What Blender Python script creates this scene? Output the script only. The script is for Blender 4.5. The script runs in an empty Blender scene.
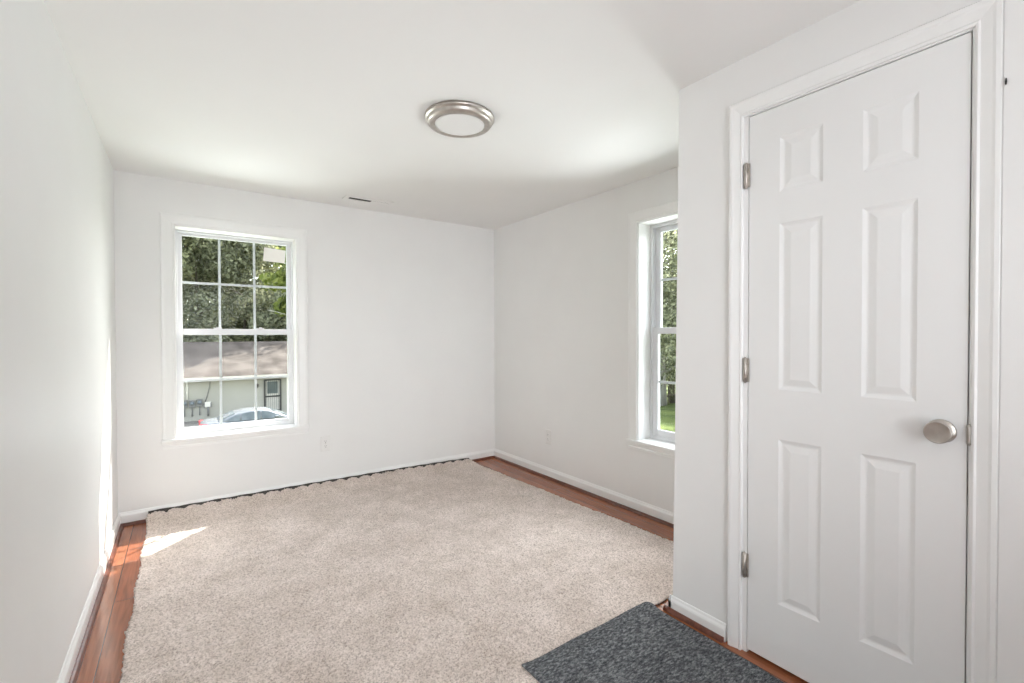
import bpy, bmesh, math, random
import numpy as np
from mathutils import Vector, Matrix

C = bpy.context.scene.collection
S = bpy.context.scene
R = math.radians

# ---------------------------------------------------------------- camera
YAW, PITCH, ROLL, CAMZ, FPX = 0.6196, 0.0129, -0.0022, 1.2208, 462.24
cam = bpy.data.objects.new('camera', bpy.data.cameras.new('camera'))
C.objects.link(cam)
right = Vector((math.cos(YAW), -math.sin(YAW), 0)); fwd = Vector((math.sin(YAW), math.cos(YAW), 0)); up = Vector((0, 0, 1))
f2 = math.cos(PITCH)*fwd - math.sin(PITCH)*up; u2 = math.sin(PITCH)*fwd + math.cos(PITCH)*up
r3 = math.cos(ROLL)*right + math.sin(ROLL)*u2; u3 = -math.sin(ROLL)*right + math.cos(ROLL)*u2
m = Matrix.Identity(4)
for i in range(3):
    m[i][0], m[i][1], m[i][2] = r3[i], u3[i], -f2[i]
m[2][3] = CAMZ
cam.matrix_world = m
cam.data.sensor_width = 36; cam.data.lens = FPX/1024*36; cam.data.clip_start = 0.02; cam.data.clip_end = 400
S.camera = cam

# ---------------------------------------------------------------- world, sun, large lights, exposure
w = bpy.data.worlds.new('sky'); S.world = w; w.use_nodes = True
nt = w.node_tree; bg = nt.nodes['Background']
sky = nt.nodes.new('ShaderNodeTexSky'); sky.sky_type = 'NISHITA'; sky.sun_disc = False
sky.sun_elevation = R(45); sky.sun_rotation = R(49); sky.air_density = 1.0; sky.dust_density = 2.0
hsv = nt.nodes.new('ShaderNodeHueSaturation'); hsv.inputs['Saturation'].default_value = .35
nt.links.new(sky.outputs[0], hsv.inputs['Color']); nt.links.new(hsv.outputs[0], bg.inputs[0]); bg.inputs[1].default_value = 0.85

def lamp(name, kind, loc, target, energy, color=(1, 1, 1), size=(1, 1), angle=None, spread=None):
    l = bpy.data.lights.new(name, kind); l.energy = energy; l.color = color
    if kind == 'AREA':
        l.shape = 'RECTANGLE'; l.size, l.size_y = size
    if kind == 'SUN': l.angle = angle
    elif spread: l.spread = spread
    o = bpy.data.objects.new(name, l); C.objects.link(o); o.location = loc
    o.rotation_euler = (Vector(target)-Vector(loc)).to_track_quat('-Z', 'Y').to_euler()
    return o
SUN = Vector((1.03, 1.0, 1.47))
lamp('sun', 'SUN', SUN*20, (0, 0, 0), 17.0, (1, .95, .87), angle=R(.5))
lamp('rear_fill_up', 'AREA', (.55, -1.0, .75), (.55, -.6, 2.4), 15.5, (.93, .965, 1), (1.5, 1.0))  # added fill aimed up at the ceiling; no lamp stands here
lamp('rear_fill_front', 'AREA', (.45, -1.55, 1.15), (1.7, 3.4, .5), 15.5, (.92, .96, 1), (1.5, 1.9), spread=R(64))  # added fill towards the far wall; the rear wall has no window
lamp('bounce_fill_right', 'AREA', (4.7, 1.35, -.50), (3.3, 1.6, 1.5), 400, (.93, .97, 1), (3.2, 3.2))  # added area light boosting ground bounce through the right window
lamp('bounce_fill_back', 'AREA', (.35, 6.0, -.60), (.35, 4.9, 1.3), 310, (.93, .97, 1), (3.2, 3.2))  # unseen area light added as extra ground bounce into the back window
lamp('sky_fill_right', 'AREA', (4.7, .75, 3.3), (2.0, 2.1, .3), 190, (.93, .97, 1), (2.2, 2.2))  # added area light above the right window, brightens carpet and jamb
lamp('sky_fill_back', 'AREA', (1.0, 6.3, 3.9), (.5, 3.2, .3), 65, (.93, .97, 1), (2.2, 2.2))  # extra area light added above the back window to even out the room
S.view_settings.view_transform = 'Standard'; S.view_settings.look = 'None'
S.view_settings.gamma = 1; S.view_settings.use_curve_mapping = False
S.view_settings.exposure = 0.08
S.cycles.max_bounces = 14; S.cycles.diffuse_bounces = 8; S.cycles.transparent_max_bounces = 16
S.cycles.use_denoising = True; S.cycles.caustics_reflective = False; S.cycles.caustics_refractive = False
S.cycles.sample_clamp_indirect = 4

# ---------------------------------------------------------------- helpers
class MB:
    def __init__(s): s.v = []; s.f = []; s.sm = []
    def add(s, vs, fs, smooth=False):
        n = len(s.v); s.v += [tuple(v) for v in vs]
        for f in fs: s.f.append(tuple(i+n for i in f)); s.sm.append(smooth)
    def box(s, x0, x1, y0, y1, z0, z1):
        s.add([(x0,y0,z0),(x1,y0,z0),(x1,y1,z0),(x0,y1,z0),(x0,y0,z1),(x1,y0,z1),(x1,y1,z1),(x0,y1,z1)],
              [(0,3,2,1),(4,5,6,7),(0,1,5,4),(1,2,6,5),(2,3,7,6),(3,0,4,7)])
    def prism(s, prof, P0, P1, A, B, smooth=False):
        """profile (a,b) swept from P0 to P1; A,B axes of the profile"""
        P0, P1, A, B = map(Vector, (P0, P1, A, B)); n = len(prof)
        vs = [P0+A*a+B*b for a, b in prof]+[P1+A*a+B*b for a, b in prof]
        fs = [(i, (i+1) % n, n+(i+1) % n, n+i) for i in range(n)]+[tuple(range(n-1, -1, -1)), tuple(range(n, 2*n))]
        s.add(vs, fs, smooth)
    def lathe(s, prof, o, axis, seg=48, smooth=True):
        """profile (r,h) turned about axis through o"""
        axis = Vector(axis).normalized(); o = Vector(o)
        a = axis.orthogonal().normalized(); b = axis.cross(a); n = len(prof); vs = []; fs = []
        for k in range(seg):
            t = 2*math.pi*k/seg; d = a*math.cos(t)+b*math.sin(t)
            vs += [o+d*r+axis*h for r, h in prof]
        for k in range(seg):
            k2 = (k+1) % seg
            for i in range(n-1): fs.append((k*n+i, k2*n+i, k2*n+i+1, k*n+i+1))
        s.add(vs, fs, smooth)
    def tube(s, pts, r, seg=8):
        pts = [Vector(p) for p in pts]; n = len(pts); vs = []; fs = []
        rs = r if isinstance(r, (list, tuple)) else [r]*n
        for i, p in enumerate(pts):
            d = (pts[min(i+1, n-1)]-pts[max(i-1, 0)]).normalized(); a = d.orthogonal().normalized(); b = d.cross(a)
            if i == 0: a0 = a
            else:
                a = (a0-d*a0.dot(d)).normalized(); b = d.cross(a); a0 = a
            vs += [p+(a*math.cos(2*math.pi*k/seg)+b*math.sin(2*math.pi*k/seg))*rs[i] for k in range(seg)]
        for i in range(n-1):
            for k in range(seg):
                k2 = (k+1) % seg; fs.append((i*seg+k, i*seg+k2, (i+1)*seg+k2, (i+1)*seg+k))
        fs += [tuple(range(seg-1, -1, -1)), tuple(range((n-1)*seg, n*seg))]
        s.add(vs, fs, True)
    def build(s, name, mat, parent=None, bevel=0, loc=None, fix=True):
        me = bpy.data.meshes.new(name); me.from_pydata(s.v, [], s.f)
        me.polygons.foreach_set('use_smooth', s.sm)
        if fix:
            bm = bmesh.new(); bm.from_mesh(me); bmesh.ops.recalc_face_normals(bm, faces=bm.faces); bm.to_mesh(me); bm.free()
        me.materials.append(mat); me.update()
        o = bpy.data.objects.new(name, me); C.objects.link(o)
        if parent: o.parent = parent
        if bevel:
            b = o.modifiers.new('bevel', 'BEVEL'); b.width = bevel; b.segments = 2; b.limit_method = 'ANGLE'; b.harden_normals = False
        return o

def tag(o, label, cat, group=None, kind=None):
    o['label'] = label; o['category'] = cat
    if group: o['group'] = group
    if kind: o['kind'] = kind
    return o
def empty(name, loc=(0, 0, 0), rz=0):
    o = bpy.data.objects.new(name, None); C.objects.link(o); o.location = loc; o.rotation_euler = (0, 0, rz); o.empty_display_size = .1
    return o
def thing(name, label, cat, loc=(0, 0, 0), rz=0, group=None): return tag(empty(name, loc, rz), label, cat, group)
def struct(o): o['kind'] = 'structure'; return o
def copy_tree(o, parent=None):
    c = o.copy(); C.objects.link(c)
    if parent: c.parent = parent
    for ch in list(o.children): copy_tree(ch, c)
    return c

# ---------------------------------------------------------------- materials
def mat(name, col, rough=.5, metal=0, spec=.5):
    m = bpy.data.materials.new(name); m.use_nodes = True
    p = m.node_tree.nodes['Principled BSDF']
    p.inputs['Base Color'].default_value = (*col, 1); p.inputs['Roughness'].default_value = rough
    p.inputs['Metallic'].default_value = metal; p.inputs['Specular IOR Level'].default_value = spec
    return m, m.node_tree, p
def nd(t, typ, **kw):
    n = t.nodes.new('ShaderNode'+typ)
    for k, v in kw.items():
        if k in n.inputs: n.inputs[k].default_value = v
        else: setattr(n, k, v)
    return n
def ramp(t, fac, stops):
    r = t.nodes.new('ShaderNodeValToRGB'); e = r.color_ramp.elements
    while len(e) < len(stops): e.new(.5)
    for el, (p, c) in zip(e, stops): el.position = p; el.color = (*c, 1)
    t.links.new(fac, r.inputs[0]); return r
def noise_mat(name, c0, c1, scale, rough=.5, detail=4, bump=0, bscale=None, spec=.5, stretch=None, p0=.35, p1=.65, metal=0):
    m, t, p = mat(name, c0, rough, metal, spec)
    tc = nd(t, 'TexCoord'); mp = nd(t, 'Mapping'); t.links.new(tc.outputs['Object'], mp.inputs[0])
    if stretch: mp.inputs['Scale'].default_value = stretch
    n = nd(t, 'TexNoise', Scale=scale, Detail=detail); t.links.new(mp.outputs[0], n.inputs['Vector'])
    r = ramp(t, n.outputs[0], [(p0, c0), (p1, c1)]); t.links.new(r.outputs[0], p.inputs['Base Color'])
    if bump:
        n2 = nd(t, 'TexNoise', Scale=bscale or scale, Detail=3); t.links.new(mp.outputs[0], n2.inputs['Vector'])
        b = nd(t, 'Bump', Strength=bump, Distance=.004); t.links.new(n2.outputs[0], b.inputs['Height']); t.links.new(b.outputs[0], p.inputs['Normal'])
    return m

M = {}
M['wall'] = noise_mat('wall_paint', (.845, .842, .836), (.86, .857, .85), 3, .62, bump=.08, bscale=60)
M['wall_gloss'] = noise_mat('wall_paint_satin', (.845, .847, .842), (.858, .86, .855), 3, .5, bump=.10, bscale=14, spec=.25)
M['ceiling'] = noise_mat('ceiling_paint', (.865, .86, .852), (.875, .87, .862), 3, .8, bump=.06, bscale=50)
M['trim'] = noise_mat('trim_paint', (.885, .885, .88), (.895, .895, .89), 6, .35, bump=.05, bscale=30)
M['door'] = noise_mat('door_paint', (.845, .845, .842), (.855, .855, .852), 5, .42, bump=.06, bscale=40, stretch=(1, 1, .15))
M['vinyl'] = noise_mat('window_vinyl', (.74, .745, .765), (.76, .765, .785), 8, .3)
M['plastic'] = noise_mat('outlet_plastic', (.82, .812, .80), (.84, .832, .82), 20, .35)
M['black'] = noise_mat('dark_slot', (.02, .02, .02), (.03, .03, .03), 20, .6)
M['nickel'] = noise_mat('satin_nickel', (.52, .48, .44), (.60, .56, .52), 40, .36, metal=1, stretch=(1, 1, 1))
M['knob'] = noise_mat('brushed_nickel', (.50, .46, .42), (.58, .54, .50), 40, .30, metal=1)
_t = M['knob'].node_tree; _p = _t.nodes['Principled BSDF']; _p.inputs['Anisotropic'].default_value = .85
_g = _t.nodes.new('ShaderNodeTangent'); _g.direction_type = 'RADIAL'; _g.axis = 'X'; _t.links.new(_g.outputs[0], _p.inputs['Tangent'])
M['hinge'] = noise_mat('hinge_steel', (.52, .48, .44), (.62, .58, .54), 60, .48, metal=1)
M['paper'] = noise_mat('paper', (.86, .83, .80), (.9, .87, .84), 12, .8)

def wood_floor():
    m, t, p = mat('red_oak_floor', (.3, .09, .05), .15)
    tc = nd(t, 'TexCoord'); mp = nd(t, 'Mapping'); mp.inputs['Rotation'].default_value = (0, 0, R(90)); mp.inputs['Location'].default_value = (.435, .019, 0)
    t.links.new(tc.outputs['Object'], mp.inputs[0])
    b = nd(t, 'TexBrick', Scale=1.0); b.inputs['Brick Width'].default_value = 1.17; b.inputs['Row Height'].default_value = .0826
    b.inputs['Mortar Size'].default_value = .0016; b.inputs['Mortar Smooth'].default_value = .1; b.offset = .37
    b.inputs['Color1'].default_value = (.38, .145, .072, 1); b.inputs['Color2'].default_value = (.285, .092, .044, 1); b.inputs['Mortar'].default_value = (.03, .012, .008, 1)
    t.links.new(mp.outputs[0], b.inputs['Vector'])
    mp2 = nd(t, 'Mapping'); mp2.inputs['Scale'].default_value = (26, 1.6, 1); t.links.new(tc.outputs['Object'], mp2.inputs[0])
    n = nd(t, 'TexNoise', Scale=3.2, Detail=6, Distortion=.6); t.links.new(mp2.outputs[0], n.inputs['Vector'])
    r = ramp(t, n.outputs[0], [(.3, (.62, .58, .55)), (.7, (1.12, 1.1, 1.08))])
    mx = nd(t, 'MixRGB', blend_type='MULTIPLY'); mx.inputs[0].default_value = .85
    t.links.new(b.outputs[0], mx.inputs[1]); t.links.new(r.outputs[0], mx.inputs[2]); t.links.new(mx.outputs[0], p.inputs['Base Color'])
    bp = nd(t, 'Bump', Strength=.35, Distance=.002); inv = nd(t, 'Math', operation='SUBTRACT'); inv.inputs[0].default_value = 1
    t.links.new(b.outputs['Fac'], inv.inputs[1]); t.links.new(inv.outputs[0], bp.inputs['Height'])
    n3 = nd(t, 'TexNoise', Scale=9, Detail=2); t.links.new(tc.outputs['Object'], n3.inputs['Vector'])
    bp2 = nd(t, 'Bump', Strength=.06, Distance=.004); t.links.new(n3.outputs[0], bp2.inputs['Height']); t.links.new(bp.outputs[0], bp2.inputs['Normal'])
    t.links.new(bp2.outputs[0], p.inputs['Normal'])
    return m
M['wood'] = wood_floor()
M['shoe'] = noise_mat('stained_wood_trim', (.10, .030, .018), (.17, .052, .03), 4, .3, stretch=(12, 12, 12))

def carpet_mat():
    m, t, p = mat('cut_pile_carpet', (.6, .52, .45), .95, 0, .1)
    tc = nd(t, 'TexCoord')
    n = nd(t, 'TexNoise', Scale=132, Detail=2, Roughness=.6); t.links.new(tc.outputs['Object'], n.inputs['Vector'])
    r = ramp(t, n.outputs[0], [(.30, (.38, .315, .275)), (.46, (.64, .548, .495)), (.62, (.835, .738, .683))])
    n2 = nd(t, 'TexNoise', Scale=4.5, Detail=5, Roughness=.7); t.links.new(tc.outputs['Object'], n2.inputs['Vector'])
    r2 = ramp(t, n2.outputs[0], [(.32, (.82, .80, .775)), (.66, (1.06, 1.06, 1.07))])
    mx = nd(t, 'MixRGB', blend_type='MULTIPLY'); mx.inputs[0].default_value = 1
    t.links.new(r.outputs[0], mx.inputs[1]); t.links.new(r2.outputs[0], mx.inputs[2]); t.links.new(mx.outputs[0], p.inputs['Base Color'])
    p.inputs['Sheen Weight'].default_value = .15
    return m
M['carpet'] = carpet_mat()
M['backing'] = noise_mat('carpet_backing', (.035, .032, .03), (.07, .063, .057), 90, .95)
def felt_mat():
    m, t, p = mat('grey_felt', (.1, .1, .11), .95, 0, .1)
    tc = nd(t, 'TexCoord'); mp = nd(t, 'Mapping'); mp.inputs['Rotation'].default_value = (0, 0, R(25)); mp.inputs['Scale'].default_value = (1, 2.4, 1)
    t.links.new(tc.outputs['Object'], mp.inputs[0])
    n = nd(t, 'TexNoise', Scale=55, Detail=5, Roughness=.75); t.links.new(mp.outputs[0], n.inputs['Vector'])
    r = ramp(t, n.outputs[0], [(.36, (.036, .039, .044)), (.5, (.115, .12, .128)), (.66, (.32, .33, .34))])
    t.links.new(r.outputs[0], p.inputs['Base Color'])
    b = nd(t, 'Bump', Strength=.5, Distance=.004); t.links.new(n.outputs[0], b.inputs['Height']); t.links.new(b.outputs[0], p.inputs['Normal'])
    return m
M['felt'] = felt_mat()

def glass_mat(name, tint=(.97, .985, .98), refl=.0008):
    m = bpy.data.materials.new(name); m.use_nodes = True; t = m.node_tree; t.nodes.remove(t.nodes['Principled BSDF'])
    out = t.nodes['Material Output']; tr = nd(t, 'BsdfTransparent'); tr.inputs[0].default_value = (*tint, 1)
    gl = nd(t, 'BsdfGlossy'); gl.inputs['Roughness'].default_value = .02
    lw = nd(t, 'LayerWeight', Blend=.15); mu = nd(t, 'Math', operation='MULTIPLY_ADD'); mu.inputs[1].default_value = .35; mu.inputs[2].default_value = refl
    t.links.new(lw.outputs['Fresnel'], mu.inputs[0])
    mx = nd(t, 'MixShader'); t.links.new(mu.outputs[0], mx.inputs[0]); t.links.new(tr.outputs[0], mx.inputs[1]); t.links.new(gl.outputs[0], mx.inputs[2])
    t.links.new(mx.outputs[0], out.inputs[0]); return m
M['glass'] = glass_mat('window_glass')
def lens_mat():
    m, t, p = mat('frosted_diffuser', (.76, .755, .745), .5)
    p.inputs['Emission Color'].default_value = (1, .98, .95, 1); p.inputs['Emission Strength'].default_value = .06
    return m
M['diffuser'] = lens_mat()

# ---------------------------------------------------------------- room shell
XL, XR, YB, ZC, XD, YC = -.346, 2.548, 3.879, 2.279, 1.758, 1.215
YR, T = -1.6, .20
WB = (-.038, .722, .512, 1.971)      # back window opening  x0,x1,z0,z1
WR = (1.322, 2.082, .487, 1.990)      # right window opening y0,y1,z0,z1
b = MB(); b.box(XL-T, XR+T, YR-T, YB+T, -.12, 0); struct(b.build('floor', M['wood']))
b = MB(); b.box(XL-T, XR+T, YR-T, YB+T, ZC, ZC+.12); struct(b.build('ceiling', M['ceiling']))
b = MB(); b.box(XL-T, XL, YR-T, YB+T, 0, ZC); struct(b.build('wall_left', M['wall_gloss']))
b = MB(); b.box(XL, WB[0], YB, YB+T, 0, ZC); b.box(WB[1], XR+T, YB, YB+T, 0, ZC)
b.box(WB[0], WB[1], YB, YB+T, 0, WB[2]); b.box(WB[0], WB[1], YB, YB+T, WB[3], ZC); struct(b.build('wall_back', M['wall']))
b = MB(); b.box(XR, XR+T, YC-.1, WR[0], 0, ZC); b.box(XR, XR+T, WR[1], YB, 0, ZC)
b.box(XR, XR+T, WR[0], WR[1], 0, WR[2]); b.box(XR, XR+T, WR[0], WR[1], WR[3], ZC); b.box(XR, XR+T, YR-T, YC-.1, 0, ZC)
struct(b.build('wall_right', M['wall']))
DL, DR, DT = .914, .3032, 2.049        # door opening left, right, top
JL, JR, JT = DL+.020, DR-.020, DT+.020
YC0 = YC+.028                          # the corner is out of plumb: further out at the floor
def lean_box(b, x0, x1, y0, z0, z1, ya, yb):
    b.add([(x0,y0,z0),(x1,y0,z0),(x1,ya,z0),(x0,ya,z0),(x0,y0,z1),(x1,y0,z1),(x1,yb,z1),(x0,yb,z1)],
          [(0,3,2,1),(4,5,6,7),(0,1,5,4),(1,2,6,5),(2,3,7,6),(3,0,4,7)])
b = MB(); lean_box(b, XD, XD+.11, JL, 0, ZC, YC0, YC); b.box(XD, XD+.11, JR, JL, JT, ZC); b.box(XD, XD+.11, 0.2415, JR, 0, ZC)
lean_box(b, XD+.11, XR, YC-.11, 0, ZC, YC0, YC)
struct(b.build('wall_closet', M['wall']))
b = MB(); b.box(XD-.017, XR, YR, 0.2415, 0, ZC); struct(b.build('wall_entry', M['wall']))
b = MB(); b.box(XL, XR, YR-T, YR, 0, ZC); struct(b.build('wall_rear', M['wall']))

# baseboards (ogee top) and the stained shoe moulding
def bprof(h, t=.013): return [(0, 0), (t, 0), (t, h-.022), (t*.85, h-.016), (t*.5, h-.009), (t*.4, h-.003), (t*.25, h), (0, h)]
def sprof(a): return [(0, 0), (a, 0), (a*.98, a*.3), (a*.82, a*.62), (a*.55, a*.88), (a*.25, a), (0, a)]
def base(name, h, P0, P1, A):
    q = MB(); q.prism(bprof(h), P0, P1, A, (0, 0, 1)); return struct(q.build(name, M['trim']))
base('baseboard_back', .085, (XL, YB, 0), (XR, YB, 0), (0, -1, 0))
base('baseboard_right', .085, (XR, YC0, 0), (XR, YB, 0), (-1, 0, 0))
base('baseboard_left', .085, (XL, YR, 0), (XL, YB, 0), (1, 0, 0))
q = MB(); q.prism(bprof(.068), (XD, .993, 0), (XD, YC0+.013, 0), (-1, 0, 0), (0, 0, 1)); q.prism(bprof(.068), (XD-.013, YC0, 0), (XR, YC0, 0), (0, 1, 0), (0, 0, 1))
struct(q.build('baseboard_closet', M['trim']))
t_ = .013
def shoe(name, a, segs):
    q = MB()
    for P0, P1, A in segs: q.prism(sprof(a), P0, P1, A, (0, 0, 1), False)
    return struct(q.build(name, M['shoe']))
shoe('trim_1', .018, [((XL+t_, YB-t_, 0), (XR-t_, YB-t_, 0), (0, -1, 0))])
shoe('trim_2', .018, [((XR-t_, YC0+t_, 0), (XR-t_, YB-t_, 0), (-1, 0, 0))])
shoe('trim_3', .018, [((XL+t_, YR, 0), (XL+t_, YB-t_, 0), (1, 0, 0))])
shoe('trim_4', .017, [((XD-t_, .998, 0), (XD-t_, YC0+t_+.017, 0), (-1, 0, 0)), ((XD-t_-.017, YC0+t_, 0), (XR, YC0+t_, 0), (0, 1, 0))])

# ---------------------------------------------------------------- windows (local x along wall, y outwards, z up)
def cprof(wd, th=.016):   # colonial casing profile: a from the opening outwards, b = thickness towards the room
    return [(0, 0), (0, th*.55), (.006, th*.7), (.012, th*.55), (.018, th*.62), (wd*.62, th*.85), (wd*.74, th), (wd*.92, th), (wd, th*.75), (wd, 0)]
def frame_sweep(mb, prof, pts, closed=False):
    """sweep a casing profile along mitred points in the local xz plane; a = left-hand normal, b = -y"""
    n = len(pts); np_ = len(prof); rings = []
    for i, (x, z) in enumerate(pts):
        ds = []
        if i > 0 or closed: p = pts[i-1]; ds.append(Vector((x-p[0], z-p[1])).normalized())
        if i < n-1 or closed: p = pts[(i+1) % n]; ds.append(Vector((p[0]-x, p[1]-z)).normalized())
        nrm = [Vector((-d.y, d.x)) for d in ds]
        mt = nrm[0] if len(nrm) == 1 else (nrm[0]+nrm[1])/(1+nrm[0].dot(nrm[1]))
        rings.append([(x+mt.x*a, -bb, z+mt.y*a) for a, bb in prof])
    vs = [v for r in rings for v in r]; fs = []
    for i in range(n if closed else n-1):
        j = (i+1) % n
        for k in range(np_): k2 = (k+1) % np_; fs.append((i*np_+k, i*np_+k2, j*np_+k2, j*np_+k))
    if not closed: fs += [tuple(range(np_)), tuple(range((n-1)*np_, n*np_))]
    mb.add(vs, fs)
def rect_frame(mb, x0, x1, z0, z1, l, r, bt, tp, y0, y1):
    mb.box(x0, x0+l, y0, y1, z0, z1); mb.box(x1-r, x1, y0, y1, z0, z1)
    mb.box(x0+l, x1-r, y0, y1, z0, z0+bt); mb.box(x0+l, x1-r, y0, y1, z1-tp, z1)
def window(name, loc, rz, wd, z0, z1, fr, st, grid_cols=3):
    root = struct(empty(name, loc, rz))
    h = z1
    stool = z0+.012
    q = MB(); frame_sweep(q, cprof(.074), [(wd+.003, stool), (wd+.003, z1+.003), (-.003, z1+.003), (-.003, stool)][::-1])
    q2 = q.build('casing', M['trim'], root)
    q = MB(); q.box(-.084, wd+.084, -.030, 0, stool-.024, stool); q.box(0.001, wd-.001, 0, .124, stool-.010, stool); q.build('window_sill', M['trim'], root, bevel=.006)
    q = MB(); q.prism([(0, 0), (.014, 0), (.014, .012), (.009, .020), (.012, .028), (.012, .040), (0, .040)], (-.072, 0, stool-.064), (wd+.072, 0, stool-.064), (0, -1, 0), (0, 0, 1)); q.build('apron', M['trim'], root)
    # jamb liner
    D = .062                                             # depth of the recess in front of the vinyl frame
    q = MB(); rect_frame(q, 0, wd, z0, z1, .004, .004, .004, .004, .002, .192); q.build('jamb', M['trim'], root)
    q = MB(); rect_frame(q, .004, wd-.004, z0+.012, z1-.004, fr-.002, fr-.002, fr+.002, fr-.002, D+.060, D+.126); q.build('vinyl_frame', M['vinyl'], root, bevel=.002)
    zm = 1.250
    # lower sash (inner track)
    xs0, xs1 = fr, wd-fr
    q = MB(); lz0, lz1 = z0+.012+fr*.6, zm+.024; rect_frame(q, xs0, xs1, lz0, lz1, st, st, st+.010, .044, D+.066, D+.094)
    ls = q.build('lower_sash', M['vinyl'], root, bevel=.003)
    q = MB(); gx0, gx1, gz0, gz1 = xs0+st-.002, xs1-st+.002, lz0+st+.008, lz1-.042
    def grille(q, y):
        wm = (gx1-gx0)
        for k in range(1, grid_cols): x = gx0+wm*k/grid_cols; q.box(x-.008, x+.008, y-.004, y+.004, gz0, gz1)
        zz = (gz0+gz1)/2; q.box(gx0, gx1, y-.0035, y+.0035, zz-.0085, zz+.0085)
    grille(q, D+.082); q.build('muntin_grille', M['vinyl'], ls)
    q = MB(); q.box(gx0, gx1, D+.073, D+.0745, gz0, gz1); q.build('pane', M['glass'], ls)
    for cx in (wd*.33, wd*.69):
        q = MB(); q.box(cx-.025, cx+.025, D+.058, D+.078, lz1, lz1+.007); q.box(cx-.008, cx+.014, D+.055, D+.064, lz1+.007, lz1+.013)
        q.build('sash_lock', M['vinyl'], ls, bevel=.002)
    # upper sash (outer track)
    q = MB(); uz0, uz1 = zm-.020, z1-fr*.7; rect_frame(q, xs0, xs1, uz0, uz1, st, st, .044, st-.004, D+.096, D+.122)
    us = q.build('upper_sash', M['vinyl'], root, bevel=.003)
    q = MB(); gz0, gz1 = uz0+.042, uz1-st+.006; grille(q, D+.110); q.build('muntin_grille', M['vinyl'], us)
    q = MB(); q.box(gx0, gx1, D+.101, D+.1025, gz0, gz1); q.build('pane', M['glass'], us)
    return root
window('window_1', (WB[0], YB, 0), 0, WB[1]-WB[0], WB[2], WB[3], .014, .028)
window('window_2', (XR, WR[1], 0), -math.pi/2, WR[1]-WR[0], WR[2], WR[3], .022, .044)
q = MB(); q.add([(.523, YB+.1610, 1.910), (.675, YB+.1610, 1.899), (.667, YB+.1610, 1.797), (.515, YB+.1610, 1.804), (.523, YB+.1620, 1.910), (.675, YB+.1620, 1.899), (.667, YB+.1620, 1.797), (.515, YB+.1620, 1.804)], [(0, 1, 2, 3), (7, 6, 5, 4), (0, 4, 5, 1), (1, 5, 6, 2), (2, 6, 7, 3), (3, 7, 4, 0)])
st = q.build('paper_sticker', M['paper']); st.rotation_euler = (0, 0, 0)
tag(st, 'blank white paper sticker on the top right pane of the back window', 'sticker')

# ---------------------------------------------------------------- closet door
door = struct(empty('door_1', (XD, .608, 0)))
def dl(x): return x-XD
def dy(y): return y-.608
Y0, Y1, Z0, Z1 = .3062, .911, .015, 2.045
cols = [(.415, .551), (.663, .801)]; rows = [(.240, .842), (1.023, 1.622), (1.736, 1.932)]
ys = sorted([Y0, Y1]+[y for c in cols for y in c]); zs = sorted([Z0, Z1]+[z for r in rows for z in r])
q = MB()
for i in range(len(ys)-1):
    for j in range(len(zs)-1):
        if any(abs(ys[i]-c[0]) < 1e-6 for c in cols) and any(abs(zs[j]-r[0]) < 1e-6 for r in rows): continue
        q.add([(0, dy(ys[i]), zs[j]), (0, dy(ys[i+1]), zs[j]), (0, dy(ys[i+1]), zs[j+1]), (0, dy(ys[i]), zs[j+1])], [(0, 1, 2, 3)])
ring = [(0, 0), (.005, .0022), (.011, .0045), (.016, .005), (.019, .0046), (.036, .0012), (.039, .0008)]
for c in cols:
    for r in rows:
        vs = []; fs = []
        for d, dep in ring:
            vs += [(dep, dy(c[0]+d), r[0]+d), (dep, dy(c[1]-d), r[0]+d), (dep, dy(c[1]-d), r[1]-d), (dep, dy(c[0]+d), r[1]-d)]
        for k in range(len(ring)-1):
            for e in range(4): fs.append((k*4+e, k*4+(e+1) % 4, k*4+4+(e+1) % 4, k*4+4+e))
        k = len(ring)-1; fs.append((k*4, k*4+1, k*4+2, k*4+3)); q.add(vs, fs)
a, c_ = dy(Y0), dy(Y1); th = .035
q.add([(0, a, Z0), (0, c_, Z0), (0, c_, Z1), (0, a, Z1), (th, a, Z0), (th, c_, Z0), (th, c_, Z1), (th, a, Z1)],
      [(4, 5, 6, 7), (0, 1, 5, 4), (1, 2, 6, 5), (2, 3, 7, 6), (3, 0, 4, 7)])
me_door = q.build('slab', M['door'], door)
q = MB()   # jamb: fills between slab gap and wall opening
q.box(.0, .11, dy(DL), dy(JL), 0, JT); q.box(0, .11, dy(JR), dy(DR), 0, JT); q.box(0, .11, dy(DR), dy(DL), DT, JT)
q.box(.038, .05, dy(DL-.012), dy(DL), 0, DT); q.box(.038, .05, dy(DR), dy(DR+.012), 0, DT)
q.build('jamb', M['trim'], door)
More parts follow.
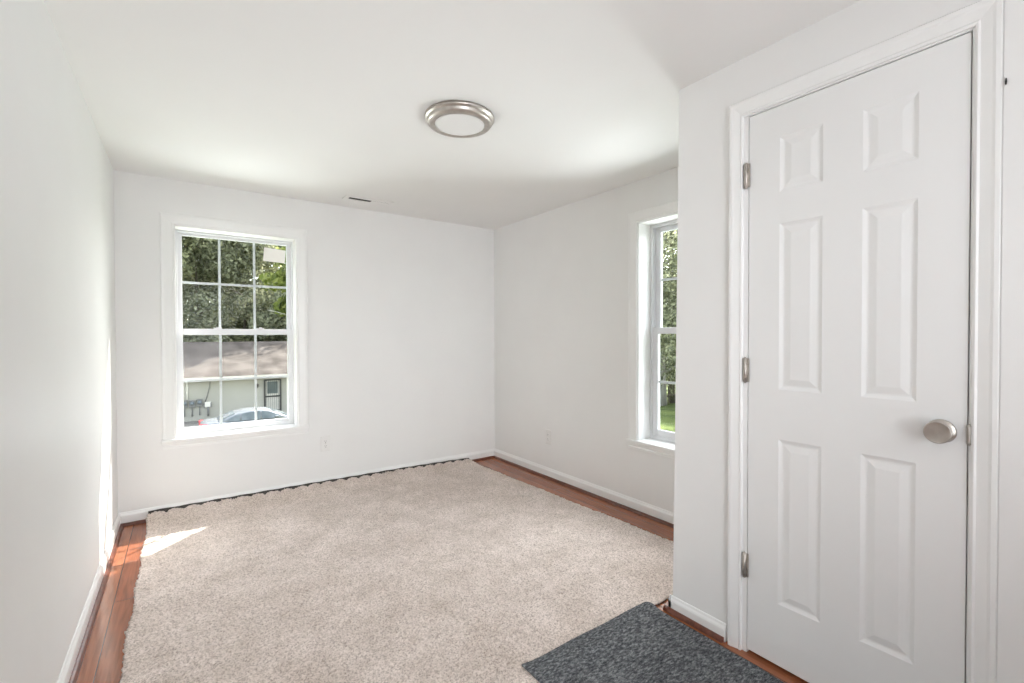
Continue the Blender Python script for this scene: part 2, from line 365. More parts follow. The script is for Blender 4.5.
# casing with mitred corners; local frame rotated so a runs away from the opening
q = MB()
def dcas(q):
    prof = cprof(.060, .017); IL, IR, IT = .932, .2965, 2.054
    pts = [(IL, 0), (IL, IT), (IR, IT), (IR, 0)]
    wl = [(1, 0), (1, 1), (-1 if False else -1, 1), (-1, 0)]
    rings = []
    for (y, z), (sy, sz) in zip(pts, wl):
        sc = .051/.060 if sy > 0 else .055/.060
        rings.append([(-bb, dy(y+sy*a*sc), z+sz*a) for a, bb in prof])
    n = len(prof); vs = [v for r in rings for v in r]; fs = []
    for i in range(3):
        for k in range(n): k2 = (k+1) % n; fs.append((i*n+k, i*n+k2, (i+1)*n+k2, (i+1)*n+k))
    fs += [tuple(range(n)), tuple(range(3*n, 4*n))]; q.add(vs, fs)
dcas(q); q.build('casing', M['trim'], door)
hinge0 = None
for zc in (.338, 1.087, 1.826):
    if hinge0 is None:
        q = MB(); q.lathe([(0, -.050), (.003, -.049), (.0048, -.046), (.0066, -.0455), (.0066, .0455), (.0048, .046), (.003, .049), (0, .050)], (0, 0, 0), (0, 0, 1), 16)
        for s_ in (-.028, -.0095, .0095, .028): q.lathe([(.0066, s_-.0008), (.0072, s_), (.0066, s_+.0008)], (0, 0, 0), (0, 0, 1), 16)
        q.box(.002, .0045, -.014, .014, -.0445, .0445)
        hinge0 = q.build('hinge', M['hinge'], door); hg = hinge0
    else:
        hg = hinge0.copy(); C.objects.link(hg); hg.parent = door
    hg.location = (-.006, dy(.9205), zc)
q = MB(); q.box(-.004, .02, dy(.2995), dy(.3035), .916, .975); q.lathe([(0, -.028), (.0045, -.026), (.0055, -.02), (.0055, .02), (.0045, .026), (0, .028)], (-.003, dy(.3015), .945), (0, 0, 1), 12)
q.build('strike_plate', M['hinge'], door)['label'] = 'dark metal strike plate'
q = MB(); q.lathe([(0, .012), (.011, .012), (.012, .019), (.018, .028), (.0245, .034), (.0290, .038), (.0308, .0415), (.0303, .0445), (.0288, .0460), (.0276, .0457), (.015, .0446), (0, .0440)], (0, dy(.359), .947), (-1, 0, 0), 64)
kb = q.build('door_knob', M['knob'], door); kb['label'] = 'brushed nickel round knob'
q = MB(); q.lathe([(0, 0), (.032, 0), (.033, .002), (.031, .006), (.022, .009), (.013, .011), (.012, .017), (0, .017)], (0, dy(.359), .947), (-1, 0, 0), 48)
q.build('rosette', M['nickel'], kb)
q = MB(); q.lathe([(0, .006), (.0018, .0055), (.0022, .004), (.0012, .003), (.0012, -.01)], (0, 0, 0), (-1, 0, 0), 10)
nl = q.build('nail', M['black']); nl.location = (XD-.017, .237, 1.874); nl.scale = (1, 1, 4.5)
tag(nl, 'tiny dark nail head in the wall edge right of the door casing', 'nail')

# ---------------------------------------------------------------- ceiling lamp and vent
lp = thing('ceiling_light', 'flush round brushed nickel ceiling light with white diffuser', 'ceiling light', (1.107, 1.985, ZC))
q = MB(); q.lathe([(0, 0), (.168, 0), (.168, -.010), (.164, -.015), (.157, -.0165), (.1555, -.020), (.1555, -.029), (.151, -.0345), (.139, -.037), (.122, -.0385), (.1195, -.0365), (.1195, -.030), (0, -.030)], (0, 0, 0), (0, 0, 1), 96)
q.build('trim_ring', M['nickel'], lp)
q = MB(); q.lathe([(0, -.037), (.06, -.0368), (.105, -.0362), (.1192, -.0355), (.1192, -.031), (0, -.031)], (0, 0, 0), (0, 0, 1), 96)
q.build('diffuser', M['diffuser'], lp)
vt = thing('ceiling_vent', 'white slotted air vent in the ceiling above the back window', 'air vent', (1.195, 3.607, ZC))
q = MB(); W_, H_ = .185, .062
q.box(-W_, W_, -H_, -.026, -.006, 0); q.box(-W_, W_, .026, H_, -.006, 0); q.box(-W_, -.150, -.026, .026, -.006, 0); q.box(.160, W_, -.026, .026, -.006, 0); q.box(.022, .034, -.026, .026, -.006, 0)
q.build('frame', M['ceiling'], vt, bevel=.002)
q = MB(); q.box(-.150, .160, -.026, .026, -.0012, -.0004); q.build('duct_opening', M['black'], vt)
q = MB()
q.add([(.034, -.026, -.006), (.160, -.026, -.006), (.160, .026, -.002), (.034, .026, -.002)], [(0, 1, 2, 3)])
q.add([(-.150, .0215, -.0055), (.022, .0215, -.0055), (.022, .0255, -.0016), (-.150, .0255, -.0016)], [(0, 1, 2, 3)])
lv = q.build('louvre', M['ceiling'], vt)
sol = lv.modifiers.new('solid', 'SOLIDIFY'); sol.thickness = .001

# ---------------------------------------------------------------- wall outlets (local: plate in xz plane, room side -y)
def outlet(label, loc, rz):
    r = thing('wall_outlet', label, 'electrical outlet', loc, rz, 'wall outlets')
    q = MB(); w2, h2 = .037, .062
    q.add([(-w2, 0, -h2), (w2, 0, -h2), (w2, 0, h2), (-w2, 0, h2), (-w2, -.003, -h2), (w2, -.003, -h2), (w2, -.003, h2), (-w2, -.003, h2), (-w2+.005, -.006, -h2+.005), (w2-.005, -.006, -h2+.005), (w2-.005, -.006, h2-.005), (-w2+.005, -.006, h2-.005)],
          [(0, 1, 5, 4), (1, 2, 6, 5), (2, 3, 7, 6), (3, 0, 4, 7), (4, 5, 9, 8), (5, 6, 10, 9), (6, 7, 11, 10), (7, 4, 8, 11), (8, 9, 10, 11), (0, 3, 2, 1)])
    q.build('cover_plate', M['plastic'], r)
    for zc in (.0195, -.0195):
        q = MB(); pts = []
        for k in range(24):
            t = 2*math.pi*k/24; pts.append((max(-.0135, min(.0135, .0165*math.cos(t))), .0165*math.sin(t)*.88))
        q.prism([(x, z) for x, z in pts], (0, -.005, zc), (0, -.0075, zc), (1, 0, 0), (0, 0, 1)); rc = q.build('receptacle', M['plastic'], r)
        q = MB(); q.box(-.0072, -.0052, -.0079, -.007, zc-.002, zc+.006); q.box(.0052, .0072, -.0079, -.007, zc-.001, zc+.005)
        q.lathe([(0, .0009), (.0025, .0009), (.0025, 0)], (0, -.007, zc-.008), (0, -1, 0), 10); q.build('slot', M['black'], rc)
    q = MB(); q.lathe([(0, .0015), (.0025, .001), (.003, 0)], (0, -.006, 0), (0, -1, 0), 12); q.build('screw', M['hinge'], r)
    return r
outlet('white outlet low on the back wall, right of the window', (.927, YB, .358), 0)
outlet('white outlet low on the right wall near the far corner', (XR, 3.035, .352), -math.pi/2)

# ---------------------------------------------------------------- loose carpet
rng = np.random.default_rng(5)
def grid_mesh(name, X, Y, Z, m, parent=None, skirt=None):
    ny, nx = X.shape; v = np.stack([X, Y, Z], -1).reshape(-1, 3)
    idx = np.arange(nx*ny).reshape(ny, nx)
    f = np.stack([idx[:-1, :-1], idx[:-1, 1:], idx[1:, 1:], idx[1:, :-1]], -1).reshape(-1, 4)
    if skirt is not None:
        b_ = np.concatenate([idx[0, :], idx[1:, -1], idx[-1, -2::-1], idx[-2:0:-1, 0]])
        low = v[b_].copy(); low[:, 2] -= skirt(v[b_]); n0 = len(v); v = np.concatenate([v, low]); k = len(b_)
        j = np.arange(k); j2 = (j+1) % k
        f = np.concatenate([f, np.stack([b_[j2], b_[j], n0+j, n0+j2], -1)])
    me = bpy.data.meshes.new(name); me.from_pydata(v.tolist(), [], f.tolist()); me.polygons.foreach_set('use_smooth', [True]*len(f))
    me.materials.append(m); me.update(); o = bpy.data.objects.new(name, me); C.objects.link(o)
    if parent: o.parent = parent
    return o
def sm(a, b, x): t = np.clip((x-a)/(b-a), 0, 1); return t*t*(3-2*t)
cx0, cx1 = -.192, 2.338
nx, ny = 340, 350
s = np.linspace(0, 1, nx)[None, :].repeat(ny, 0); t = np.linspace(0, 1, ny)[:, None].repeat(nx, 1)
def front(x): return 1.225+.085*np.clip((x-.99)/.75, -1, 1)
X = cx0+(cx1+.008-.098*t-cx0)*s ; X = X + .004*np.sin(t*37)*(s < .5) + .004*np.sin(t*23+1)*(s > .5)
Yf = front(X); ye = 3.852 + .006*np.sin(X/.098*2*np.pi)
Y = Yf + (ye-Yf)*t
ztop = np.interp(X, [-.2, .7, 1.6, 2.05, 2.34], [.060, .058, .050, .040, .030])
zt = ztop + .012*np.abs(np.sin(X/.098*np.pi))**.7 - .008
Z = .011 + (zt-.011)*sm(3.62, 3.86, Y) + .0012*np.sin(X*9)*np.sin(Y*7)
jit = rng.normal(0, 1, (ny, nx))
inner = ((s > 0) & (s < 1) & (t > 0) & (t < 1)).astype(float)
Z = Z + np.clip(jit, -2, 2)*.0022
edge = 1-inner
X = X + rng.normal(0, .0016, (ny, nx)) + edge*rng.normal(0, .0026, (ny, nx)); Y = Y + rng.normal(0, .0016, (ny, nx)) + edge*rng.normal(0, .002, (ny, nx))
cp = thing('carpet', 'loose beige cut pile carpet laid over the wooden floor', 'carpet', (0, 0, 0))
grid_mesh('pile', X, Y, Z, M['carpet'], cp, skirt=lambda P: np.where(P[:, 1] > 3.80, .006, np.maximum(P[:, 2]-.004, .003)))
# dark woven backing that shows along the cut edges
nb = 260
xb = np.linspace(cx0-.001, cx1-.10, nb)[None, :].repeat(5, 0); tb = np.linspace(0, 1, 5)[:, None].repeat(nb, 1)
zb = np.interp(xb, [-.2, .7, 1.6, 2.05, 2.34], [.060, .058, .050, .040, .030])-.004
Yb_ = 3.815+.045*tb; Zb = (.011+(zb-.011)*sm(3.62, 3.86, Yb_))-.006+ .020*sm(.3, 1, tb) + .0015*np.sin(xb*41)*tb
grid_mesh('backing', xb, Yb_, Zb, M['backing'], cp)
q = MB()
rr = random.Random(3)
def fringe(P, d, n_, L):     # cut yarn ends along an edge
    d = Vector(d)
    a = Vector(P) + d*L; w_ = .0018; s_ = Vector((-d.y, d.x, 0))*w_
    z = rr.uniform(.002, .006)
    q.add([Vector(P)-s_+Vector((0, 0, z)), Vector(P)+s_+Vector((0, 0, z)), a+Vector((0, 0, z*.4)), ], [(0, 1, 2)])
for k in range(150):
    y = 1.33+2.45*rr.random(); x = cx0; fringe((x+.003, y, 0), (-1, rr.uniform(-.5, .5), 0), 1, rr.uniform(.003, .012))
for k in range(260):
    x = .95+1.3*rr.random()**.8; fringe((x, float(front(x))+.004, 0), (rr.uniform(-.6, .6), -1, 0), 1, rr.uniform(.006, .020))
for k in range(80):
    y = 1.6+2.2*rr.random(); fringe((cx1+.005-.098*(y-1.3)/2.55, y, 0), (1, rr.uniform(-.5, .5), 0), 1, rr.uniform(.003, .010))
q.build('cut_fringe', M['backing'], cp)['kind'] = 'stuff'

# ---------------------------------------------------------------- grey felt mat (back edge lies on the carpet)
nx, ny = 120, 320
s = np.linspace(0, 1, nx)[None, :].repeat(ny, 0); t = np.linspace(0, 1, ny)[:, None].repeat(nx, 1)
mx0, mx1, my0, my1 = .998, 1.702, -.75, 1.338
X = mx0+(mx1-mx0)*s; Y = my0+(my1-my0)*t
cr = .022                                            # rounded far right corner
dx = np.clip(X-(mx1-cr), 0, None); dyy = np.clip(Y-(my1-cr), 0, None)
rad = np.hypot(dx, dyy); kf = np.where(rad > cr, cr/np.maximum(rad, 1e-6), 1)
X = np.where((dx > 0) & (dyy > 0), mx1-cr+dx*kf, X); Y = np.where((dx > 0) & (dyy > 0), my1-cr+dyy*kf, Y)
Z = .0085 + .0115*sm(-.045, .012, Y-front(X)) + .0012*np.sin(X*23+Y*5) + .001*np.sin(Y*31)
Z = Z + .004*np.exp(-((X-mx0)/.03)**2)*np.exp(-((Y-my1)/.06)**2)
X = X + .003*np.sin(Y*17)*(s < .05); Y = Y+.003*np.sin(X*21)*(t > .95)
Z = Z + rng.normal(0, .0004, Z.shape)
mt_ = grid_mesh('floor_mat', X, Y, Z, M['felt'], None, skirt=lambda P: np.full(len(P), .006))
tag(mt_, 'dark grey felt mat on the floor in front of the white closet door', 'mat')

# ================================================================ outdoors
def gz(x, y): return -.72 - 3.12*float(sm(6, 25, np.array(y, float))) - .25*float(sm(3, 16, np.array(x, float)))
M['grass'] = noise_mat('lawn_grass', (.05, .075, .02), (.13, .165, .05), 1.3, .95, detail=8, spec=.1)
M['roof'] = noise_mat('asphalt_shingle', (.075, .064, .057), (.145, .126, .113), 1.1, .95, detail=9, spec=.1, stretch=(1, 1, 1))
def siding_mat():
    m, t, p = mat('cream_siding', (.5, .48, .38), .6)
    tc = nd(t, 'TexCoord'); n = nd(t, 'TexNoise', Scale=.7, Detail=3); t.links.new(tc.outputs['Object'], n.inputs['Vector'])
    r = ramp(t, n.outputs[0], [(.3, (.38, .37, .325)), (.7, (.44, .43, .38))]); t.links.new(r.outputs[0], p.inputs['Base Color']); return m
M['siding'] = siding_mat()
M['ext_white'] = noise_mat('painted_fascia', (.72, .70, .64), (.78, .76, .70), 3, .6)
M['grey_metal'] = noise_mat('grey_meter_metal', (.16, .16, .16), (.26, .26, .25), 8, .5)
M['dark_metal'] = noise_mat('dark_iron', (.035, .037, .035), (.06, .06, .058), 8, .5)
M['silver'] = noise_mat('silver_car_paint', (.20, .215, .235), (.25, .265, .28), 3, .25, metal=.3)
M['tyre'] = noise_mat('tyre_rubber', (.02, .02, .02), (.03, .03, .03), 8, .8)
M['red_lens'] = noise_mat('red_lens', (.50, .03, .04), (.62, .05, .06), 12, .25)
M['car_glass'] = noise_mat('car_window_glass', (.10, .125, .14), (.20, .23, .25), 2.0, .08)
M['bark'] = noise_mat('tree_bark', (.13, .11, .085), (.26, .235, .195), 5, .95, detail=6, stretch=(3, 3, .5))
M['pale_bark'] = noise_mat('pale_tree_bark', (.34, .32, .28), (.52, .50, .45), 5, .95, detail=6, stretch=(3, 3, .5))
def leaf_mat(name, cs, tr=.45):
    m, t, p = mat(name, cs[1], .6, 0, .3)
    g = nd(t, 'NewGeometry'); r = ramp(t, g.outputs['Random Per Island'], [(0, cs[0]), (.5, cs[1]), (1, cs[2])]); t.links.new(r.outputs[0], p.inputs['Base Color'])
    tl = nd(t, 'BsdfTranslucent'); t.links.new(r.outputs[0], tl.inputs[0]); mx = nd(t, 'MixShader'); mx.inputs[0].default_value = tr
    t.links.new(p.outputs[0], mx.inputs[1]); t.links.new(tl.outputs[0], mx.inputs[2]); t.links.new(mx.outputs[0], t.nodes['Material Output'].inputs[0]); return m
M['leaf_dark'] = leaf_mat('dark_leaves', [(.13, .145, .08), (.26, .275, .15), (.52, .53, .30)])
M['leaf_grey'] = leaf_mat('grey_green_leaves', [(.15, .165, .11), (.32, .335, .22), (.56, .57, .38)])
M['leaf_bright'] = leaf_mat('bright_leaves', [(.10, .13, .035), (.20, .24, .06), (.36, .38, .12)])

# ground
gx = np.linspace(-40, 60, 101)[None, :].repeat(86, 0); gy = np.linspace(-12, 73, 86)[:, None].repeat(101, 1)
GZ = np.vectorize(gz)(gx, gy) + .03*np.sin(gx*1.3)*np.sin(gy*.9)
struct(grid_mesh('ground', gx, gy, GZ, M['grass']))

M['drive'] = noise_mat('gravel_driveway', (.17, .16, .145), (.28, .265, .24), 1.5, .95, detail=8)
dx_ = np.linspace(-16, 22, 60)[None, :].repeat(14, 0); dy_ = np.linspace(23.4, 33.4, 14)[:, None].repeat(60, 1)
struct(grid_mesh('added_driveway', dx_, dy_, np.vectorize(gz)(dx_, dy_)+.06, M['drive']))  # gravel strip added so the siding picks up less green bounce
# neighbour's house
HY, HF = 33.0, -3.62
hs = thing('neighbour_house', 'low cream sided house with brown shingle roof outside the back window', 'house', (2.5, 36.5, HF))
def hl(x, y, z): return (x-2.5, y-36.5, z-HF)
hx0, hx1, hyb, ze = -9.0, 14.0, 41.0, -1.20
q = MB(); X0, Y0_, Z0_ = hl(hx0, HY, HF-.5); X1_, Y1_, Z1_ = hl(hx1, hyb, ze)
q.box(X0, X1_, Y0_+.02, Y1_, Z0_, Z1_)
zz = Z0_
while zz < Z1_-.01:              # lap siding courses on the facing wall
    q.add([(X0, Y0_-.012, zz), (X1_, Y0_-.012, zz), (X1_, Y0_+.018, zz+.14), (X0, Y0_+.018, zz+.14), (X0, Y0_+.02, zz), (X1_, Y0_+.02, zz)], [(0, 1, 2, 3), (0, 4, 5, 1)]); zz += .14
for xe in (X0, X1_):
    q.add([(xe, Y0_, Z1_), (xe, Y1_, Z1_), (xe, (Y0_+Y1_)/2, Z1_+2.0)], [(0, 1, 2)])
q.build('wall', M['siding'], hs)
q = MB(); e0 = hl(hx0-.4, HY-.65, -1.17); e1 = hl(hx1+.4, 37.0, .84); e2y = hl(0, hyb+.65, 0)[1]; tk = .10
vs = []
for x in (e0[0], e1[0]): vs += [(x, e0[1], e0[2]), (x, e1[1], e1[2]), (x, e2y, e0[2]), (x, e2y, e0[2]-tk), (x, e1[1], e1[2]-tk), (x, e0[1], e0[2]-tk)]
q.add(vs, [(i, (i+1) % 6, 6+(i+1) % 6, 6+i) for i in range(6)]+[(0, 1, 4, 5), (1, 2, 3, 4), (6, 7, 10, 11), (7, 8, 9, 10)]); q.build('roof', M['roof'], hs)
q = MB(); q.prism([(0, 0), (.10, .02), (.12, .11), (.10, .11), (.085, .035), (0, .03)], (e0[0], e0[1]-.01, e0[2]-.12), (e1[0], e0[1]-.01, e0[2]-.12), (0, -1, 0), (0, 0, 1)); q.build('gutter', M['ext_white'], hs)
q = MB(); q.box(e0[0], e1[0], e0[1]+.005, e0[1]+.03, e0[2]-.24, e0[2]-.02); q.box(e0[0], e1[0], e0[1]+.03, Y0_, e0[2]-.24, e0[2]-.215); q.build('soffit', M['ext_white'], hs)
q = MB(); cx = hl(5.50, 0, 0)[0]; q.box(cx, cx+.14, Y0_-.03, Y0_+.02, Z0_, Z1_); q.build('corner_trim', M['ext_white'], hs)
# security door on the neighbour's wall
sd = empty('security_door'); sd.parent = hs; sd.location = hl(4.68, HY, HF+.02)
q = MB(); dw, dh = .50, 2.06
rect_frame(q, -dw, dw, 0, dh, .10, .10, .10, .08, -.10, -.03); q.box(-dw+.1, dw-.1, -.09, -.04, .93, 1.02); dfm = q.build('frame', M['dark_metal'], sd)
q = MB()
for k in range(7): x = -dw+.1+(2*dw-.2)*(k+.5)/7; q.box(x-.010, x+.010, -.08, -.06, .1, 1.98)
q.build('bar', M['dark_metal'], sd)
q = MB(); q.box(-dw+.08, dw-.08, -.03, -.012, .05, dh); q.build('door_panel', M['ext_white'], sd)
q = MB(); q.box(-dw+.2, dw-.2, -.04, -.028, 1.15, 1.92); q.build('pane', M['car_glass'], sd)
sc = tag(empty('porch_light', (3.80, HY-.012, -1.88)), 'small dark porch light on the house wall beside the security door', 'wall light')
q = MB(); q.box(-.05, .05, -.02, .01, -.07, .09); q.build('back_plate', M['dark_metal'], sc)
q = MB(); q.lathe([(0, .14), (.03, .12), (.085, .07), (.07, .06), (.055, -.10), (.03, -.13), (0, -.14)], (0, -.11, 0), (0, 0, 1), 12); q.build('lantern', M['dark_metal'], sc)
# electric meters
def meter(x, z, label, first=None):
    if first is None:
        r = thing('electric_meter', label, 'electric meter', (x, HY-.012, z), 0, 'electric meters on the cream wall')
        q = MB(); q.box(-.15, .15, -.11, .0, -.22, .20); q.build('housing', M['grey_metal'], r, bevel=.012)
        q = MB(); q.lathe([(.105, 0), (.105, .03), (.09, .035), (.085, .10), (.05, .125), (0, .13)], (0, -.11, .02), (0, -1, 0), 24); q.build('dial_cover', M['car_glass'], r)
        q = MB(); q.tube([(0, -.05, -.2), (0, -.05, -.75)], .028); q.build('conduit', M['grey_metal'], r)
    else:
        r = copy_tree(first); r.location = (x, HY-.012, z); r['label'] = label
    return r
m1 = meter(.06, -2.72, 'leftmost of three electric meters on the cream house wall')
meter(.43, -2.74, 'middle one of three electric meters on the cream house wall', m1)
meter(.80, -2.70, 'rightmost of three electric meters on the cream house wall', m1)
bx = thing('service_box', 'pale grey service box hanging right of the electric meters', 'utility box', (1.20, HY-.012, -2.84))
q = MB(); q.box(-.16, .16, -.10, 0, -.15, .15); q.build('housing', M['ext_white'], bx, bevel=.01)
q = MB(); q.box(.13, .19, -.12, -.02, -.18, .10); q.build('clamp', M['grey_metal'], bx)
q = MB(); q.box(-.20, -.15, -.12, -.02, -.18, .08); q.build('clamp', M['grey_metal'], bx)
q = MB(); q.tube([(.02, -.05, -.15), (.02, -.05, -.70)], .05); q.build('conduit', M['grey_metal'], bx)
q = MB(); q.tube([(.20, HY-.06, -1.38), (.20, HY-.06, -2.5)], .045); tag(q.build('conduit_pipe', M['ext_white']), 'straight pale conduit pipe running up from the electric meters to the eave', 'pipe')
q = MB(); q.tube([(1.34, HY-.04, -1.38), (1.31, HY-.04, -1.75), (1.20, HY-.04, -2.25), (1.08, HY-.05, -2.69)], .022); tag(q.build('service_cable', M['grey_metal']), 'slack grey cable drooping from the eave to the service box', 'cable')

# silver car
car = thing('car', 'silver sedan parked in front of the cream house', 'car', (2.95, 26.6, gz(2.95, 26.6)), 0)
zc0 = gz(2.95, 26.6)
def loft(q, secs, smooth=True):
    """secs: list of (x, [(y,z)...]) cross sections joined along x, capped"""
    n = len(secs[0][1]); vs = [(x, y, z) for x, pr in secs for y, z in pr]; fs = []
    for i in range(len(secs)-1):
        for k in range(n): k2 = (k+1) % n; fs.append((i*n+k, i*n+k2, (i+1)*n+k2, (i+1)*n+k))
    fs += [tuple(range(n)), tuple(range((len(secs)-1)*n, len(secs)*n))]; q.add(vs, fs, smooth)
def bodysec(hw, zb, zt):
    return [(-hw*.93, zb), (-hw, zb+.12), (-hw*1.02, zb+.32), (-hw*.98, zt-.10), (-hw*.90, zt-.02), (-hw*.5, zt+.015), (0, zt+.02), (hw*.5, zt+.015), (hw*.90, zt-.02), (hw*.98, zt-.10), (hw*1.02, zb+.32), (hw, zb+.12), (hw*.93, zb)]
q = MB()
loft(q, [(-2.32, bodysec(.66, .42, .80)), (-2.26, bodysec(.76, .30, .93)), (-2.0, bodysec(.86, .22, .99)), (-1.4, bodysec(.90, .20, 1.0)), (0, bodysec(.91, .20, .96)), (1.2, bodysec(.90, .20, .93)), (1.9, bodysec(.86, .22, .82)), (2.22, bodysec(.76, .26, .70)), (2.33, bodysec(.62, .34, .60))])
body = q.build('body', M['silver'], car)
q = MB()
def cabsec(hw0, z0c, hw1, z1c): return [(-hw0, z0c), (-(hw0+hw1)/2-.015, (z0c+z1c)/2), (-hw1, z1c-.03), (-hw1+.10, z1c), (0, z1c+.025), (hw1-.10, z1c), (hw1, z1c-.03), ((hw0+hw1)/2+.015, (z0c+z1c)/2), (hw0, z0c)]
loft(q, [(-1.62, cabsec(.80, .94, .76, .99)), (-1.25, cabsec(.81, .94, .68, 1.17)), (-.80, cabsec(.82, .93, .64, 1.335)), (-.30, cabsec(.82, .93, .625, 1.40)), (.20, cabsec(.82, .92, .62, 1.405)), (.55, cabsec(.82, .92, .63, 1.36)), (1.0, cabsec(.82, .91, .68, 1.18)), (1.52, cabsec(.80, .90, .76, .95))])
q.build('cabin', M['silver'], car)
for sgn in (-1, 1):          # side glass, slightly proud of the cabin side
    for pts in ([(-1.18, .98), (-.72, .98), (-.72, 1.27), (-.88, 1.25), (-1.12, 1.13)], [(-.64, .98), (.16, .98), (.16, 1.345), (-.25, 1.34), (-.64, 1.285)], [(.24, .98), (1.16, .96), (.92, 1.13), (.58, 1.28), (.24, 1.34)]):
        q = MB(); vs = []
        for off in (.0, .03):
            for x, z in pts:
                hw = .835-(z-.94)*.41; vs.append((x, sgn*(hw+.012-off), z))
        n = len(pts); q.add(vs, [tuple(range(n)), tuple(range(n, 2*n))]+[(i, (i+1) % n, n+(i+1) % n, n+i) for i in range(n)]); q.build('side_window', M['car_glass'], car)
q = MB(); q.add([(.70, -.57, 1.325), (.70, .57, 1.325), (1.46, .70, 1.0), (1.46, -.70, 1.0), (.68, -.57, 1.30), (.68, .57, 1.30), (1.44, .70, .97), (1.44, -.70, .97)], [(0, 1, 2, 3), (4, 5, 6, 7), (0, 1, 5, 4), (1, 2, 6, 5), (2, 3, 7, 6), (3, 0, 4, 7)]); q.build('windscreen', M['car_glass'], car)
q = MB(); q.add([(-.92, -.57, 1.325), (-.92, .57, 1.325), (-1.56, .70, 1.03), (-1.56, -.70, 1.03), (-.90, -.57, 1.29), (-.90, .57, 1.29), (-1.54, .70, 1.0), (-1.54, -.70, 1.0)], [(0, 1, 2, 3), (4, 5, 6, 7), (0, 1, 5, 4), (1, 2, 6, 5), (2, 3, 7, 6), (3, 0, 4, 7)]); q.build('rear_window', M['car_glass'], car)
for x in (-1.38, 1.42):
    for sgn in (-1, 1):
        q = MB(); q.lathe([(0, -.09), (.19, -.095), (.21, -.085), (.30, -.10), (.325, -.07), (.325, .07), (.30, .10), (0, .09)], (x, sgn*.80, .325), (0, 1, 0), 28); wh = q.build('wheel', M['tyre'], car)
        q = MB(); q.lathe([(0, .02), (.05, .02), (.08, .012), (.19, .015), (.20, 0), (0, 0)], (x, sgn*.895, .325), (0, sgn, 0), 20); q.build('hubcap', M['silver'], wh)
for sgn in (-1, 1):
    q = MB(); q.box(-2.335, -2.02, sgn*.62-.24, sgn*.62+.24, .74, .93); q.build('tail_light', M['red_lens'], car, bevel=.03)
    q = MB(); q.box(2.02, 2.27, sgn*.62-.15, sgn*.62+.15, .60, .73); q.build('headlight', M['car_glass'], car, bevel=.03)
    q = MB(); q.box(.78, .96, sgn*.95-.09, sgn*.95+.09, .98, 1.10); q.build('wing_mirror', M['silver'], car, bevel=.03)
q = MB(); q.box(-2.35, -2.28, -.26, .26, .58, .70); q.build('number_plate', M['ext_white'], car)

# trees
def tree(label, x, y, h, cr, leafm, barkm, seed, n=4200, ls=.28, base_frac=.25, group=None, lean=0, tr=.16):
    g = np.random.default_rng(seed); rr = random.Random(seed)
    z0 = gz(x, y); r = thing('tree', label, 'tree', (x, y, z0), 0, group)
    q = MB(); pts = []; k = 7
    for i in range(k+1): f = i/k; pts.append((lean*f*h*.2+.12*math.sin(seed+f*5)*f, .12*math.cos(seed*2+f*4)*f, f*h*.86-.15))
    q.tube(pts, [tr*(1-.75*i/k)*(1.35 if i == 0 else 1) for i in range(k+1)], 10)
    for b_ in range(9):
        f = base_frac+(.85-base_frac)*b_/9; i = int(f*k); p = Vector(pts[i]); an = b_*2.4+seed; L = cr*rr.uniform(.6, .95)
        q.tube([p, p+Vector((math.cos(an)*L*.5, math.sin(an)*L*.5, L*.28)), p+Vector((math.cos(an)*L, math.sin(an)*L, L*.40))], [tr*.38, tr*.24, tr*.08], 6)
    q.build('trunk', barkm, r)
    nb = 26; th = g.uniform(0, 2*np.pi, nb); fz = g.uniform(0, 1, nb); rad = cr*(.25+.6*g.random(nb))*np.sin(np.pi*(.12+.80*fz))
    cen = np.stack([lean*h*.12+rad*np.cos(th), rad*np.sin(th), h*(base_frac+(.97-base_frac)*fz)], -1); br = cr*g.uniform(.28, .5, nb)
    bi = g.integers(0, nb, n); d = g.normal(size=(n, 3)); d /= np.linalg.norm(d, axis=1)[:, None]
    P = cen[bi]+d*(br[bi]*g.uniform(.55, 1.05, n))[:, None]*np.array([1, 1, .8])
    a = np.cross(d, g.normal(size=(n, 3))); a /= np.linalg.norm(a, axis=1)[:, None]; nrm = d+g.normal(0, .7, (n, 3)); bb = np.cross(nrm, a); bb /= np.linalg.norm(bb, axis=1)[:, None]
    a = np.cross(bb, nrm); a /= np.linalg.norm(a, axis=1)[:, None]
    sz = (ls*g.uniform(.5, 1.3, n))[:, None]; up_ = np.cross(a, bb)*sz*.18
    V = np.stack([P-a*sz, P-bb*sz*.5+up_, P+a*sz, P+bb*sz*.5+up_], 1).reshape(-1, 3)
    F = np.arange(n*4).reshape(n, 4); F = np.concatenate([F[:, [0, 1, 2]], F[:, [0, 2, 3]]])
    me = bpy.data.meshes.new('foliage'); me.from_pydata(V.tolist(), [], F.tolist()); me.materials.append(leafm); me.update()
    o = bpy.data.objects.new('foliage', me); C.objects.link(o); o.parent = r
    return r
ldk, lgr, lbr = M['leaf_dark'], M['leaf_grey'], M['leaf_bright']
G1 = 'trees behind the cream house'
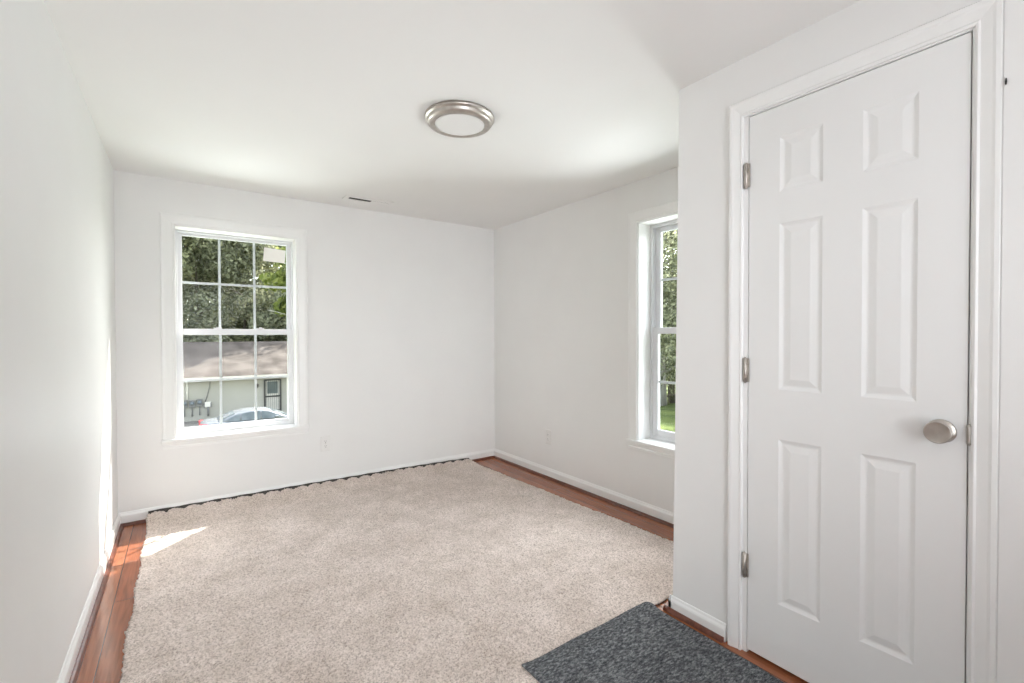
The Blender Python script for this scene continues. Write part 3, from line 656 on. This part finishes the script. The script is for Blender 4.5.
back_trees = [(-9, 47, 17, 5.0, lgr), (-3.5, 45, 18, 4.6, ldk), (1.0, 46, 19, 4.6, lgr), (4.6, 48, 18, 4.6, ldk), (8.6, 45, 19, 4.8, lgr), (13.5, 47, 18, 5.0, ldk),
              (-6, 57, 21, 6, ldk), (0, 60, 23, 6.5, ldk), (6, 58, 22, 6.2, lgr), (12, 59, 23, 6.4, ldk), (19, 52, 20, 6, lgr), (-14, 54, 20, 6, ldk), (-5, 51, 13, 4.2, lgr), (-.5, 52, 13, 4.2, ldk), (3.4, 53, 12.5, 4.2, lgr), (7.2, 52, 13, 4.2, ldk), (11, 53, 13, 4.2, lgr)]
for i, (x, y, h, cr, lm) in enumerate(back_trees):
    tree('tall leafy tree in the woods behind the cream house', x, y, h, cr, lm, M['bark'], 11+i, n=20000, ls=.19, base_frac=.10, group=G1)
tree('bright yellow green tree right of view in front of the cream house', 4.3, 21.5, 9.0, 1.5, lbr, M['pale_bark'], 77, n=3000, ls=.16, base_frac=.66, lean=-.1, tr=.09)
G2 = 'woodland trees at the edge of the side lawn'
side = [(16.5, 12.2, 12, 3.0, lgr, 'pale_bark'), (14.0, 7.2, 13, 3.2, lgr, 'bark'), (17.5, 13.6, 14, 3.6, ldk, 'bark'), (20.5, 14.6, 16, 4.2, lgr, 'bark'), (22, 18.5, 16, 4.4, ldk, 'bark'), (15.5, 3.4, 14, 3.8, ldk, 'bark'), (24.5, 10, 18, 5, ldk, 'bark'), (27, 21, 19, 5.5, ldk, 'bark'), (19, 7.5, 15, 4.2, lgr, 'bark'), (16, -1.5, 15, 4.2, lgr, 'bark'), (11.2, 9.4, 15.5, 2.6, ldk, 'bark'), (30, 15.5, 20, 6, ldk, 'bark')]
for i, (x, y, h, cr, lm, bk) in enumerate(side):
    tall = (x == 11.2)  # this unseen tree is added to block sun at the right window
    tree('leafy woodland tree beyond the lawn outside the right window', x, y, h, cr, lm, M[bk], 40+i, n=20000, ls=.18 if tall else .085, base_frac=.55 if tall else .06, group=G2)
